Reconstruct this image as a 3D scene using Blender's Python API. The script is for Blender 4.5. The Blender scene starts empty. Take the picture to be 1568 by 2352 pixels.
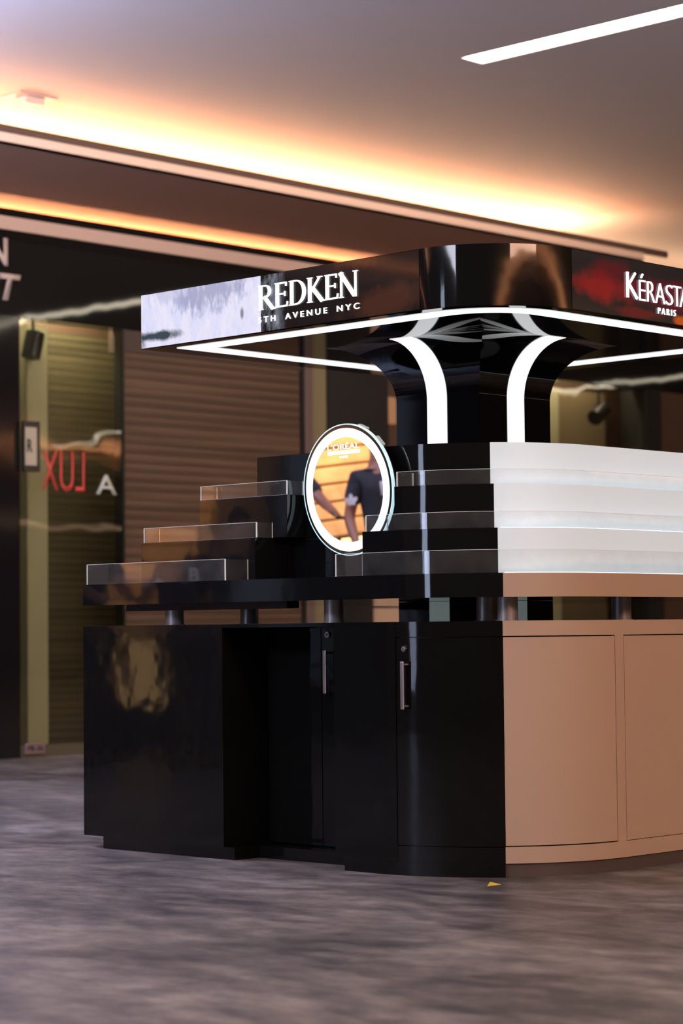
import bpy, bmesh, math, random
from math import sin, cos, pi, radians as R
from mathutils import Vector, Matrix
random.seed(4)
C = bpy.context.scene.collection
sc = bpy.context.scene

# ------------------------------------------------------------------ camera
cd = bpy.data.cameras.new('camera')
cam = bpy.data.objects.new('camera', cd); C.objects.link(cam); sc.camera = cam
az, pitch, roll = 0.7667, 0.0524, -0.0099
f = Vector((cos(az)*cos(pitch), sin(az)*cos(pitch), sin(pitch)))
rt = Vector((sin(az), -cos(az), 0)); up = rt.cross(f)
Rv = cos(roll)*rt + sin(roll)*up; Uv = -sin(roll)*rt + cos(roll)*up
cam.matrix_world = Matrix(((Rv.x, Uv.x, -f.x, -7.5223), (Rv.y, Uv.y, -f.y, -6.4383), (Rv.z, Uv.z, -f.z, 0.935), (0, 0, 0, 1)))
cd.sensor_fit = 'HORIZONTAL'; cd.lens = 50.0; cd.sensor_width = 50.0*1568/5201.0
cd.clip_end = 200
cd.dof.use_dof = True; cd.dof.focus_distance = 8.9; cd.dof.aperture_fstop = 1.7

# ------------------------------------------------------------------ world, exposure
w = bpy.data.worlds.new('world'); sc.world = w; w.use_nodes = True
w.node_tree.nodes['Background'].inputs[0].default_value = (0.05, 0.036, 0.030, 1)
w.node_tree.nodes['Background'].inputs[1].default_value = 1.0
sc.view_settings.view_transform = 'Standard'; sc.view_settings.look = 'None'
sc.view_settings.gamma = 1; sc.view_settings.use_curve_mapping = False
sc.view_settings.exposure = 0.0

# ------------------------------------------------------------------ fill lamps for the hall, all unseen and added
def area(name, loc, rot, sx, sy, power, col, spread=180):
    l = bpy.data.lights.new(name, 'AREA'); l.shape = 'RECTANGLE'; l.size = sx; l.size_y = sy
    l.energy = power; l.color = col; l.spread = R(spread)
    o = bpy.data.objects.new(name, l); C.objects.link(o); o.location = loc; o.rotation_euler = rot
    return o
LIGHTS = dict(
    cove=37.0, wallled=27.0, strip=11.0, assumed_day=8.0)
# unseen fills added for shop window light (behind and beside the camera)
area('corridor_fill', (-2.5, -9.5, 4.3), (R(38), 0, R(-8)), 5.0, 1.2, 330, (1, .60, .42))
area('corridor_fill', (-9.5, 0.5, 4.3), (R(10), R(-35), 0), 1.2, 4.0, 260, (.82, .84, 1))
area('wall_fill', (3.0, -1.5, 4.55), (R(84), 0, 0), 11, .25, 125, (1, .78, .66), 70)  # unseen lamp added to brighten the back wall and soffit edge
area('ceiling_fill', (-2.2, 4.5, 3.6), (R(180), 0, 0), 1.0, 2.5, 900, (.47, .60, 1))  # unseen cool lamp added to lift and tint the left ceiling
area('shutter_fill', (-6.42, 5.2, 3.2), (R(58), 0, 0), .8, .25, 26, (1, .60, .30), 60)  # unseen warm lamp added to light the shutter shown in the mirror
area('shop_fill', (3.75, 7.50, 3.75), (0, 0, 0), 1.0, .15, 46, (1, .90, .62))  # hidden light added to brighten the left shop bay
area('shop_fill', (10.3, 7.50, 3.75), (0, 0, 0), 1.2, .15, 16, (1, .80, .55))  # hidden light added to brighten the right shop bay

# ------------------------------------------------------------------ materials
def nodes(name):
    m = bpy.data.materials.new(name); m.use_nodes = True
    nt = m.node_tree; b = nt.nodes['Principled BSDF']
    return m, nt, b
def mat(name, col, rough=.5, metal=0, spec=.5, emit=None, es=0, bump=0, bscale=8, trans=0, ior=1.5, coat=0, bstretch=(1, 1, 1), vary=0, vscale=4):
    m, nt, b = nodes(name)
    b.inputs['Base Color'].default_value = (*col, 1); b.inputs['Roughness'].default_value = rough
    b.inputs['Metallic'].default_value = metal; b.inputs['Specular IOR Level'].default_value = spec
    b.inputs['IOR'].default_value = ior; b.inputs['Transmission Weight'].default_value = trans
    b.inputs['Coat Weight'].default_value = coat
    if emit:
        b.inputs['Emission Color'].default_value = (*emit, 1); b.inputs['Emission Strength'].default_value = es
    if bump or vary:
        tc = nt.nodes.new('ShaderNodeTexCoord'); mp = nt.nodes.new('ShaderNodeMapping')
        mp.inputs['Scale'].default_value = bstretch
        nt.links.new(tc.outputs['Object'], mp.inputs[0])
    if bump:
        n = nt.nodes.new('ShaderNodeTexNoise'); n.inputs['Scale'].default_value = bscale; n.inputs['Detail'].default_value = 2
        bp = nt.nodes.new('ShaderNodeBump'); bp.inputs['Strength'].default_value = 1; bp.inputs['Distance'].default_value = bump
        nt.links.new(mp.outputs[0], n.inputs['Vector']); nt.links.new(n.outputs['Fac'], bp.inputs['Height'])
        nt.links.new(bp.outputs[0], b.inputs['Normal'])
    if vary:
        n = nt.nodes.new('ShaderNodeTexNoise'); n.inputs['Scale'].default_value = vscale; n.inputs['Detail'].default_value = 5
        mx = nt.nodes.new('ShaderNodeMixRGB'); mx.inputs[1].default_value = (*[c*(1-vary) for c in col], 1)
        mx.inputs[2].default_value = (*[min(1, c*(1+vary)) for c in col], 1)
        nt.links.new(mp.outputs[0], n.inputs['Vector']); nt.links.new(n.outputs['Fac'], mx.inputs[0])
        nt.links.new(mx.outputs[0], b.inputs['Base Color'])
    return m
def emis(name, col, s):
    return mat(name, (.12, .12, .12), .5, emit=col, es=s)

BLACK = mat('glossy_black_lacquer', (.006, .006, .007), .045, bump=.0006, bscale=5, vary=.15)
BLACKC = mat('glossy_black_cabinet_lacquer', (.006, .006, .0065), .06, spec=.24, bump=.0014, bscale=5.5, vary=.15)
BLACKF = mat('black_satin', (.009, .009, .010), .4)
PIANO = mat('piano_black_ceiling', (.004, .004, .005), .035, spec=.55)
CREAM = mat('champagne_laminate', (.55, .405, .315), .34, vary=.03, vscale=2)
PLINTH = mat('dark_brown_plinth', (.10, .075, .075), .35)
WHITELIT = mat('lit_white_acrylic', (.60, .64, .68), .35, emit=(.78, .92, 1), es=.37)
LED = emis('led_diffuser', (.97, .98, 1), 1.15)
LEDFILL = emis('ledge_fill_led', (.92, .96, 1), 2.4)  # glow of the unseen lines added along the ledges
UNLITGLOW = mat('unlit_acrylic_glow', (.50, .56, .54), .3, emit=(.6, .75, .72), es=.14)  # faint emission stands in for light reflected by unlit acrylic
SIGN = emis('sign_white', (.98, 1, 1), 1.3)
CHROME = mat('chrome', (.8, .78, .78), .18, 1)
SATIN = mat('satin_metal', (.55, .52, .53), .35, 1)
POSTM = mat('brushed_steel_post', (.36, .35, .37), .38, .6, vary=.1)
ACRY = mat('clear_acrylic', (.97, .98, .98), .02, trans=1, ior=1.47)
ACRE = mat('frosted_acrylic_edge', (.85, .85, .86), .4, emit=(1, 1, 1), es=0.10)  # small emission stands in for light the frosted edges catch
SEAM = mat('dark_seam', (.01, .008, .008), .6)
MIRROR = mat('mirror_silver', (.93, .93, .93), .01, 1)
CEIL = mat('ceiling_paint', (.66, .61, .60), .75, bump=.002, bscale=1.2, vary=.04, vscale=.6)
SOFF = mat('soffit_paint', (.80, .46, .30), .7, vary=.04)
LIP = mat('lip_paint', (.86, .66, .54), .6, vary=.03)
DARKLIP = mat('brown_metal_channel', (.10, .06, .045), .5)
FASCIA = mat('shop_fascia_black_glass', (.008, .008, .008), .03, bump=.003, bscale=1.6, bstretch=(1, 1, .4))
STRIPE = mat('beige_trim_paint', (.62, .46, .40), .5)
PILLAR = mat('dark_polished_stone', (.008, .007, .008), .07, bump=.002, bscale=1.5)
GLASSG = mat('shop_glass_green', (.86, .88, .79), .0, trans=1, ior=1.45, bump=.0035, bscale=1.3)
COLPALE = mat('cream_column_paint', (.58, .54, .36), .5)
JAMB = mat('rose_aluminium_jamb', (.16, .11, .10), .45, .2)
BLACKP = mat('matt_black_panel', (.008, .008, .008), .5)
BROWNW = mat('brown_wall_panel', (.10, .055, .035), .5, vary=.2)

def dusty(m):
    nt = m.node_tree; b = nt.nodes['Principled BSDF']; out = nt.nodes['Material Output']
    d = nt.nodes.new('ShaderNodeBsdfDiffuse'); d.inputs[0].default_value = (.8, .8, .82, 1)
    mx = nt.nodes.new('ShaderNodeMixShader')
    tc = nt.nodes.new('ShaderNodeTexCoord'); n = nt.nodes.new('ShaderNodeTexNoise'); n.inputs['Scale'].default_value = 14; n.inputs['Detail'].default_value = 8
    n.inputs['Roughness'].default_value = .75
    mr = nt.nodes.new('ShaderNodeMapRange'); mr.inputs['From Min'].default_value = .35; mr.inputs['From Max'].default_value = .8
    mr.inputs['To Min'].default_value = .012; mr.inputs['To Max'].default_value = .055
    nt.links.new(tc.outputs['Object'], n.inputs['Vector']); nt.links.new(n.outputs['Fac'], mr.inputs[0]); nt.links.new(mr.outputs[0], mx.inputs[0])
    nt.links.new(b.outputs[0], mx.inputs[1]); nt.links.new(d.outputs[0], mx.inputs[2]); nt.links.new(mx.outputs[0], out.inputs[0])
dusty(ACRY)
def shutter_mat(name, c1, c2, per=.075):
    m, nt, b = nodes(name)
    tc = nt.nodes.new('ShaderNodeTexCoord'); sp = nt.nodes.new('ShaderNodeSeparateXYZ')
    nt.links.new(tc.outputs['Object'], sp.inputs[0])
    mu = nt.nodes.new('ShaderNodeMath'); mu.operation = 'MULTIPLY'; mu.inputs[1].default_value = 2*pi/per
    si = nt.nodes.new('ShaderNodeMath'); si.operation = 'SINE'
    nt.links.new(sp.outputs['Z'], mu.inputs[0]); nt.links.new(mu.outputs[0], si.inputs[0])
    mp = nt.nodes.new('ShaderNodeMapping'); mp.inputs['Scale'].default_value = (.6, .6, 22)
    nt.links.new(tc.outputs['Object'], mp.inputs[0])
    n = nt.nodes.new('ShaderNodeTexNoise'); n.inputs['Scale'].default_value = 1.0; n.inputs['Detail'].default_value = 4
    nt.links.new(mp.outputs[0], n.inputs['Vector'])
    ad = nt.nodes.new('ShaderNodeMath'); ad.operation = 'MULTIPLY_ADD'; ad.inputs[1].default_value = .16
    nt.links.new(si.outputs[0], ad.inputs[0]); nt.links.new(n.outputs['Fac'], ad.inputs[2])
    rp = nt.nodes.new('ShaderNodeValToRGB')
    rp.color_ramp.elements[0].position = .28; rp.color_ramp.elements[0].color = (*c1, 1)
    rp.color_ramp.elements[1].position = .72; rp.color_ramp.elements[1].color = (*c2, 1)
    nt.links.new(ad.outputs[0], rp.inputs[0]); nt.links.new(rp.outputs[0], b.inputs['Base Color'])
    b.inputs['Roughness'].default_value = .5
    return m
SHUT = shutter_mat('wooden_slat_shutter', (.055, .030, .017), (.125, .072, .042))
SHUTD = shutter_mat('brown_slat_shutter_in_shop', (.055, .042, .022), (.115, .09, .048), .06)

def floor_mat():
    m, nt, b = nodes('stained_concrete_tiles')
    L = nt.links.new
    tc = nt.nodes.new('ShaderNodeTexCoord')
    mp = nt.nodes.new('ShaderNodeMapping'); mp.inputs['Rotation'].default_value = (0, 0, R(46)); mp.inputs['Scale'].default_value = (1, .55, 1)
    L(tc.outputs['Object'], mp.inputs[0])
    n1 = nt.nodes.new('ShaderNodeTexNoise'); n1.inputs['Scale'].default_value = 1.3; n1.inputs['Detail'].default_value = 7; n1.inputs['Roughness'].default_value = .62
    L(mp.outputs[0], n1.inputs['Vector'])
    n2 = nt.nodes.new('ShaderNodeTexNoise'); n2.inputs['Scale'].default_value = 9; n2.inputs['Detail'].default_value = 8; n2.inputs['Roughness'].default_value = .7
    L(mp.outputs[0], n2.inputs['Vector'])
    mx = nt.nodes.new('ShaderNodeMixRGB'); mx.inputs[0].default_value = .5
    L(n1.outputs['Fac'], mx.inputs[1]); L(n2.outputs['Fac'], mx.inputs[2])
    rp = nt.nodes.new('ShaderNodeValToRGB')
    e = rp.color_ramp.elements
    e[0].position = .42; e[0].color = (.050, .042, .042, 1)
    e[1].position = .60; e[1].color = (.29, .24, .21, 1)
    x = e.new(.5); x.color = (.14, .115, .106, 1)
    L(mx.outputs[0], rp.inputs[0])
    br = nt.nodes.new('ShaderNodeTexBrick'); br.offset = 0; br.inputs['Scale'].default_value = 1
    br.inputs['Brick Width'].default_value = .98; br.inputs['Row Height'].default_value = .98
    br.inputs['Mortar Size'].default_value = .0035; br.inputs['Mortar Smooth'].default_value = .3
    br.inputs['Color1'].default_value = (1, 1, 1, 1); br.inputs['Color2'].default_value = (.93, .93, .93, 1); br.inputs['Mortar'].default_value = (.45, .43, .43, 1)
    m2 = nt.nodes.new('ShaderNodeMapping'); m2.inputs['Location'].default_value = (.35, .93, 0)
    L(tc.outputs['Object'], m2.inputs[0]); L(m2.outputs[0], br.inputs['Vector'])
    ml = nt.nodes.new('ShaderNodeMixRGB'); ml.blend_type = 'MULTIPLY'; ml.inputs[0].default_value = 1
    L(rp.outputs[0], ml.inputs[1]); L(br.outputs['Color'], ml.inputs[2])
    # scattered pale grit
    n3 = nt.nodes.new('ShaderNodeTexVoronoi'); n3.inputs['Scale'].default_value = 28
    L(tc.outputs['Object'], n3.inputs['Vector'])
    lt = nt.nodes.new('ShaderNodeMath'); lt.operation = 'LESS_THAN'; lt.inputs[1].default_value = .045
    L(n3.outputs['Distance'], lt.inputs[0])
    m4 = nt.nodes.new('ShaderNodeMixRGB'); m4.inputs[2].default_value = (.5, .42, .36, 1)
    L(lt.outputs[0], m4.inputs[0]); L(ml.outputs[0], m4.inputs[1])
    L(m4.outputs[0], b.inputs['Base Color'])
    rr = nt.nodes.new('ShaderNodeMapRange'); rr.inputs['To Min'].default_value = .32; rr.inputs['To Max'].default_value = .6
    L(n1.outputs['Fac'], rr.inputs[0]); L(rr.outputs[0], b.inputs['Roughness'])
    bp = nt.nodes.new('ShaderNodeBump'); bp.inputs['Distance'].default_value = .002; bp.inputs['Strength'].default_value = .6
    L(n2.outputs['Fac'], bp.inputs['Height']); L(bp.outputs[0], b.inputs['Normal'])
    return m
FLOOR = floor_mat()

# ------------------------------------------------------------------ mesh helpers
def obj(name, bm, m, parent=None, smooth=False):
    bmesh.ops.recalc_face_normals(bm, faces=bm.faces)
    me = bpy.data.meshes.new(name); bm.to_mesh(me); bm.free()
    me.materials.append(m)
    if smooth:
        for p in me.polygons: p.use_smooth = True
        try: me.set_sharp_from_angle(angle=R(35))
        except Exception: pass
    o = bpy.data.objects.new(name, me); C.objects.link(o)
    if parent:
        o.parent = parent
        o.matrix_parent_inverse = parent.matrix_basis.inverted()
    return o
def tag(o, label, cat, group=None):
    o['label'] = label; o['category'] = cat
    if group: o['group'] = group
    return o
def thing(name, label, cat, loc=(0, 0, 0), group=None):
    o = bpy.data.objects.new(name, None); C.objects.link(o); o.location = loc
    o.empty_display_size = .1
    return tag(o, label, cat, group)
def struct(name, bm, m, smooth=False, label=None, parent=None):
    o = obj(name, bm, m, parent, smooth=smooth)
    if parent is None: o['kind'] = 'structure'
    if label: o['label'] = label
    return o
def box(bm, x0, x1, y0, y1, z0, z1, bev=0):
    r = bmesh.ops.create_cube(bm, size=1)
    vs = r['verts']
    for v in vs:
        v.co = Vector(((x0+x1)/2 + v.co.x*(x1-x0), (y0+y1)/2 + v.co.y*(y1-y0), (z0+z1)/2 + v.co.z*(z1-z0)))
    if bev:
        es = list({e for v in vs for e in v.link_edges})
        bmesh.ops.bevel(bm, geom=es, offset=bev, segments=2, affect='EDGES', profile=.5)
    return bm
def B(*a, bev=0):
    return box(bmesh.new(), *a, bev=bev)
def prism(bm, pts, z0, z1):
    lo = [bm.verts.new((p[0], p[1], z0)) for p in pts]; hi = [bm.verts.new((p[0], p[1], z1)) for p in pts]
    n = len(pts)
    bm.faces.new(lo[::-1]); bm.faces.new(hi)
    for i in range(n):
        bm.faces.new((lo[i], lo[(i+1) % n], hi[(i+1) % n], hi[i]))
    return bm
def strip_solid(bm, outer, inner, z0, z1):
    n = len(outer); g = []
    for pts in (outer, inner):
        for z in (z0, z1):
            g.append([bm.verts.new((p[0], p[1], z)) for p in pts])
    ol, oh, il, ih = g
    for i in range(n-1):
        bm.faces.new((ol[i], ol[i+1], oh[i+1], oh[i])); bm.faces.new((il[i+1], il[i], ih[i], ih[i+1]))
        bm.faces.new((oh[i], oh[i+1], ih[i+1], ih[i])); bm.faces.new((ol[i+1], ol[i], il[i], il[i+1]))
    bm.faces.new((ol[0], oh[0], ih[0], il[0])); bm.faces.new((ol[-1], il[-1], ih[-1], oh[-1]))
    return bm
def cyl(bm, p0, p1, r, seg=24, r2=None):
    p0 = Vector(p0); p1 = Vector(p1); d = p1-p0
    r_ = bmesh.ops.create_cone(bm, cap_ends=True, segments=seg, radius1=r, radius2=r if r2 is None else r2, depth=d.length)
    q = d.to_track_quat('Z', 'Y').to_matrix().to_4x4()
    bmesh.ops.transform(bm, matrix=Matrix.Translation((p0+p1)/2) @ q, verts=r_['verts'])
    return bm

# outline of the counter: flat face x=-S, rounded near corner of radius r, flat face y=-S; s = arc length from the joint
def pt(s, S, r, off=0):
    c = -S+r; h = r*pi/4; rr = r-off
    if s < -h: return (-S+off, c + (-s-h))
    if s > h: return (c + (s-h), -S+off)
    a = R(225) + s/r
    return (c + rr*cos(a), c + rr*sin(a))
def s_left(v, S, r): return -(v-(-S+r)+r*pi/4)
def s_right(u, S, r): return u-(-S+r)+r*pi/4
def samples(s0, s1, S, r):
    h = r*pi/4; ss = [s0]
    k = -h
    while k < h-1e-6:
        if s0 < k < s1: ss.append(k)
        k += h/14
    if s0 < h < s1: ss.append(h)
    ss.append(s1); return ss
def panel(bm, s0, s1, z0, z1, S, r, th, off=0):
    ss = samples(s0, s1, S, r)
    return strip_solid(bm, [pt(s, S, r, off) for s in ss], [pt(s, S, r, off+th) for s in ss], z0, z1)
def P_(*a, **k): return panel(bmesh.new(), *a, **k)

def text_bm(body, offset=0, extrude=.004, italic=0):
    cu = bpy.data.curves.new('t', 'FONT'); cu.body = body; cu.extrude = 0; cu.offset = offset; cu.shear = italic
    cu.resolution_u = 6
    o = bpy.data.objects.new('t', cu); C.objects.link(o)
    dg = bpy.context.evaluated_depsgraph_get(); me = o.evaluated_get(dg).to_mesh()
    bm = bmesh.new(); bm.from_mesh(me)
    bpy.data.objects.remove(o)
    return bm
def fit(bm, origin, right, upv, width, height, depth=.004):
    """scale flat artwork in xy to width x height, stand it at origin (lower left) and give it thickness"""
    xs = [v.co.x for v in bm.verts]; ys = [v.co.y for v in bm.verts]
    x0, x1, y0, y1 = min(xs), max(xs), min(ys), max(ys)
    right = Vector(right).normalized(); upv = Vector(upv).normalized(); nrm = right.cross(upv); O = Vector(origin)
    for v in bm.verts:
        a = (v.co.x-x0)/(x1-x0)*width; b = (v.co.y-y0)/(y1-y0)*height
        v.co = O + right*a + upv*b + nrm*depth
    ex = bmesh.ops.extrude_face_region(bm, geom=list(bm.faces))
    bmesh.ops.translate(bm, vec=-nrm*depth, verts=[g for g in ex['geom'] if isinstance(g, bmesh.types.BMVert)])
    return bm
def quad(bm, pts):
    bm.faces.new([bm.verts.new((p[0], p[1], 0)) for p in pts])
def ln(bm, x0, y0, x1, y1, wd):
    d = Vector((x1-x0, y1-y0)).normalized(); n = Vector((-d.y, d.x))*wd/2
    quad(bm, ((x0+n.x, y0+n.y), (x0-n.x, y0-n.y), (x1-n.x, y1-n.y), (x1+n.x, y1+n.y)))
def ring2(bm, cx, cy, rx, ry, w_, a0, a1, n=16, wy=None):
    wy = w_ if wy is None else wy
    prev = None
    for i in range(n+1):
        a = R(a0+(a1-a0)*i/n)
        o_ = (cx+rx*cos(a), cy+ry*sin(a)); i_ = (cx+(rx-w_)*cos(a), cy+(ry-wy)*sin(a))
        if prev: quad(bm, (prev[0], o_, i_, prev[1]))
        prev = (o_, i_)

# ================================================================== SETTING
struct('floor', B(-14, 46, -16, 12, -.1, 0), FLOOR)
# ceiling with a recessed slot for the linear light
bm = bmesh.new()
SX0, SX1, SY1, SY0 = 3.679, 3.893, 3.213, -9.0
box(bm, -14, SX0, -16, 9, 4.7, 4.82); box(bm, SX1, 46, -16, 9, 4.7, 4.82)
box(bm, SX0, SX1, SY1, 9, 4.7, 4.82); box(bm, SX0, SX1, -16, SY0, 4.7, 4.82)
box(bm, SX0, SX1, SY0, SY1, 4.78, 4.82)
struct('ceiling', bm, CEIL)
for xx in (-3.1, -9.3, 9.3, 20.4):  # unseen repeats of the visible light, added to brighten the hall
    tt = thing('linear_ceiling_light', 'added linear ceiling light of an assumed corridor row, outside the picture', 'ceiling light', (xx, -3, 4.7), 'added ceiling lights beyond the frame')
    obj('diffuser', B(xx-.1, xx+.1, SY0 if xx < 15 else -14, SY1, 4.685, 4.6995), emis('added_tube_row', (1, .88, .66), LIGHTS['strip']*(1 if xx < 15 else .7)), tt)
t = thing('linear_ceiling_light', 'long white linear light recessed in the ceiling above the kiosk', 'ceiling light', (3.786, 3.2, 4.7))
obj('diffuser', B(SX0+.002, SX1-.002, SY0+.01, SY1-.002, 4.715, 4.74), emis('ceiling_tube_white', (1, .93, .80), LIGHTS['strip']), t)

# cove soffit over the shop fronts
SE = 9.05
struct('trim_1', B(-14, SE, 5.70, 7.75, 4.25, 4.262), SOFF, label='brown dropped soffit above the shop fronts')
bm = B(-14, SE, 5.70, 5.735, 4.25, 4.325); box(bm, -14, SE, 5.694, 5.70, 4.262, 4.30)
struct('trim_2', bm, LIP, label='pale lit edge band of the soffit')
struct('trim_3', B(-14, SE+.4, 5.715, 5.74, 4.325, 4.385), DARKLIP, label='dark channel on top of the soffit edge')
t = thing('cove_led_strip', 'warm hidden strip light lying on the soffit behind its edge', 'light', (0, 6.92, 4.262))
obj('led_strip', B(-14, SE-.05, 6.90, 6.94, 4.262, 4.40), emis('warm_cove_led', (1, .61, .36), LIGHTS['cove']), t)
struct('wall_back', B(-14, 46, 7.85, 7.95, 0, 4.7), BROWNW)
obj('led_strip', B(SE-.30, SE-.26, 6.2, 7.7, 4.262, 4.40), bpy.data.materials['warm_cove_led'], t)
t = thing('fascia_led_strip', 'warm strip light hidden on top of the black shop fascia', 'light', (0, 7.63, 4.056))
obj('led_strip', B(-14, SE, 7.62, 7.64, 4.056, 4.075), emis('warm_fascia_led', (1, .50, .26), LIGHTS['wallled']*3), t)
t = thing('fascia_led_strip', 'assumed warm strip light on the fascia top beyond the end of the soffit', 'light', (11.5, 7.5, 4.17))
obj('led_strip', B(SE+.3, 13.9, 7.30, 7.33, 4.166, 4.20), bpy.data.materials['warm_cove_led'], t)  # assumed unseen strip, added for the ceiling glow past the soffit
# black fascia above the shop fronts
FZ = 3.345
bm = B(-14, 14, 7.2, 7.35, FZ, 4.165); box(bm, -14, 14, 7.35, 7.7, 4.02, 4.055)
struct('trim_4', bm, FASCIA, label='glossy black fascia above the shop fronts')
struct('trim_5', B(-14, 14, 7.185, 7.2, 4.0, 4.1), STRIPE, label='thin beige stripe running along the black fascia')
# small box on the ceiling
t = thing('ceiling_sensor', 'small square white box fixed under the ceiling near the glowing cove', 'sensor', (2.3, 6.0, 4.7))
obj('housing', B(2.217, 2.386, 5.958, 6.085, 4.64, 4.688, bev=.006), mat('sensor_plastic', (.66, .58, .54), .5), t)
obj('mounting_plate', B(2.133, 2.470, 5.915, 6.19, 4.686, 4.70), mat('sensor_plate', (.5, .45, .42), .5), t)

# shop front, left part: dark polished pillar
struct('wall_left', B(-2.2, 3.122, 7.2, 7.8, 0, FZ), PILLAR)
# glazed shop front bays
def glazing(name, label, x0, x1, y=7.2):
    g = struct(name, B(x0, x1, y, y+.012, .10, FZ-.005), GLASSG, label=label)
    bm = B(x0, x1, y-.01, y+.05, 0, .09)
    struct('window_frame', bm, mat('bronze_sill', (.10, .085, .05), .4), parent=g)
    return g
g = glazing('window_1', 'tall greenish glass shop front left of the wooden shutter', 3.125, 4.145)
obj('window_post', B(4.145, 4.165, 7.19, 7.30, 0, FZ), mat('black_post', (.01, .01, .01), .4), g)
# things behind the left glass
bm = B(3.43, 3.63, 7.5, 7.6, 0, FZ)
struct('trim_6', bm, COLPALE, label='cream column behind the left glass')
t = thing('roller_shutter', 'olive brown slatted shutter behind the greenish glass', 'shutter', (3.9, 7.72, 0))
obj('slat_curtain', B(3.0, 4.5, 7.70, 7.74, 0, 3.34), SHUTD, t)
t = thing('roller_shutter', 'wide closed wooden brown slatted shutter left of the cream jamb', 'shutter', (5.2, 7.3, 0))
bm = bmesh.new()
z = .04; k = 0
while z < 3.2:
    box(bm, 4.17, 6.17, 7.235, 7.26, z, z+.068); box(bm, 4.17, 6.17, 7.243, 7.26, z+.068, z+.075); z += .075
obj('slat_curtain', bm, SHUT, t)
obj('headbox', B(4.17, 6.17, 7.215, 7.4, 3.17, FZ), mat('shutter_headbox', (.055, .035, .027), .5), t)
obj('bottom_rail', B(4.17, 6.17, 7.225, 7.27, 0, .04), DARKLIP, t)
obj('guide_rail', B(6.17, 6.205, 7.21, 7.4, 0, FZ), BLACKP, t)
t = thing('door_jamb', 'narrow rose grey metal jamb between the shutter and cream column', 'jamb', (6.25, 7.25, 0))
obj('jamb_profile', B(6.205, 6.30, 7.2, 7.4, 0, FZ, bev=.004), JAMB, t)
struct('trim_7', B(6.30, 6.48, 7.22, 7.5, 0, FZ), mat('khaki_column_paint', (.21, .18, .095), .5), label='cream column right of the jamb')
struct('wall_right', B(6.48, 7.25, 7.2, 7.7, 0, FZ), BLACKP, label='matt black wall panel behind the round mirror')
struct('trim_8', B(7.25, 9.5, 7.45, 7.7, 0, FZ), BROWNW, label='brown recessed wall behind the kiosk column')
t = thing('poster_light_box', 'small warm lit shop display seen behind the kiosk column', 'display', (7.33, 7.4, 2.8))
obj('lit_panel', B(7.27, 7.55, 7.38, 7.44, 2.80, 3.04), emis('warm_display', (1, .38, .12), .28), t)
t = thing('counter_display_light', 'low orange lit display glimpsed through the gap under the counter', 'display', (7.1, 7.1, 0))
obj('lit_panel', B(7.02, 7.40, 7.15, 7.19, .6, 1.13), emis('orange_display', (1, .48, .24), .24), t)
g = glazing('window_2', 'right glass shop front reflecting warm light lines', 9.5, 11.06)
t = thing('olive_curtain', 'olive brown curtain wall behind the right glass shop front', 'curtain', (10.2, 7.7, 0))
obj('cloth', B(9.5, 11.06, 7.70, 7.74, 0, 3.34), mat('olive_cloth', (.21, .155, .085), .7, bump=.01, bscale=3, bstretch=(4, 1, .1)), t)
obj('pale_panel', B(10.05, 10.25, 7.66, 7.70, 0, 3.3), COLPALE, t)
struct('trim_9', B(11.06, 11.30, 7.16, 7.5, 0, FZ), BLACKP, label='black post at the right shop front')
struct('trim_10', B(11.30, 14, 7.2, 7.6, 0, FZ), BROWNW, label='dark brown wall at the far right')
# far right lighter ceiling return, beyond the soffit end
struct('trim_11', B(SE, SE+.02, 5.72, 7.8, 4.25, 4.30), LIP, label='end face of the soffit')

# signs of the shops
def sign_text(body, x0, x1, z0, z1, y, m, name, label, cat='sign', flip=False, italic=0, off=.01, depth=.012):
    bm = text_bm(body, off, italic=italic)
    if flip:
        for v in bm.verts: v.co.x *= -1
    fit(bm, (x0, y, z0), (1, 0, 0), (0, 0, 1), x1-x0, z1-z0, depth)
    o = obj(name, bm, m); tag(o, label, cat); return o
LTR = mat('pale_letter_acrylic', (.62, .52, .50), .45)
sign_text('AN', 2.62, 3.0, 3.72, 3.93, 7.19, LTR, 'sign_lettering', 'upper row of pale shop letters on the black fascia, far left', off=.02)
sign_text('IT', 2.83, 3.125, 3.457, 3.66, 7.19, LTR, 'sign_lettering', 'lower row of slanted pale letters ending in T on the fascia', italic=.25, off=.03)
sign_text('LUX', 3.33, 3.75, 2.03, 2.34, 7.19, mat('red_sign_reflection', (.62, .06, .05), .5), 'window_lettering', 'reflection of a red sign, made as back-to-front letters on the glass', flip=True, off=-.005, depth=.004)  # stands in for the mirror image of a sign across the corridor
sign_text('A', 3.865, 4.075, 2.02, 2.175, 7.19, mat('white_letter_film', (.55, .60, .56), .5), 'window_lettering', 'single white letter A on the greenish glass', off=.01, depth=.004)
t = thing('framed_sign', 'small framed cream sign with a black R beside the dark pillar', 'sign', (3.2, 7.17, 2.17))
obj('frame', B(3.126, 3.275, 7.14, 7.18, 2.165, 2.549, bev=.004), mat('dark_frame', (.02, .014, .012), .4), t)
obj('face', B(3.127, 3.235, 7.13, 7.142, 2.21, 2.50), mat('cream_sign_face', (.42, .37, .28), .5), t)
obj('lettering', fit(text_bm('R', .02), (3.14, 7.129, 2.31), (1, 0, 0), (0, 0, 1), .05, .10, .003), mat('black_letter', (.01, .01, .01), .5), t)
t = thing('floor_sign', 'small mauve plate with dark number at the foot of the glass', 'sign', (3.24, 7.17, 0.03))
obj('plate', B(3.146, 3.333, 7.165, 7.185, .03, .11, bev=.003), mat('mauve_plate', (.24, .15, .15), .5), t)
obj('lettering', fit(text_bm('PB-36', .01), (3.165, 7.164, .05), (1, 0, 0), (0, 0, 1), .15, .042, .002), mat('dark_letter', (.015, .01, .01), .5), t)
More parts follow.
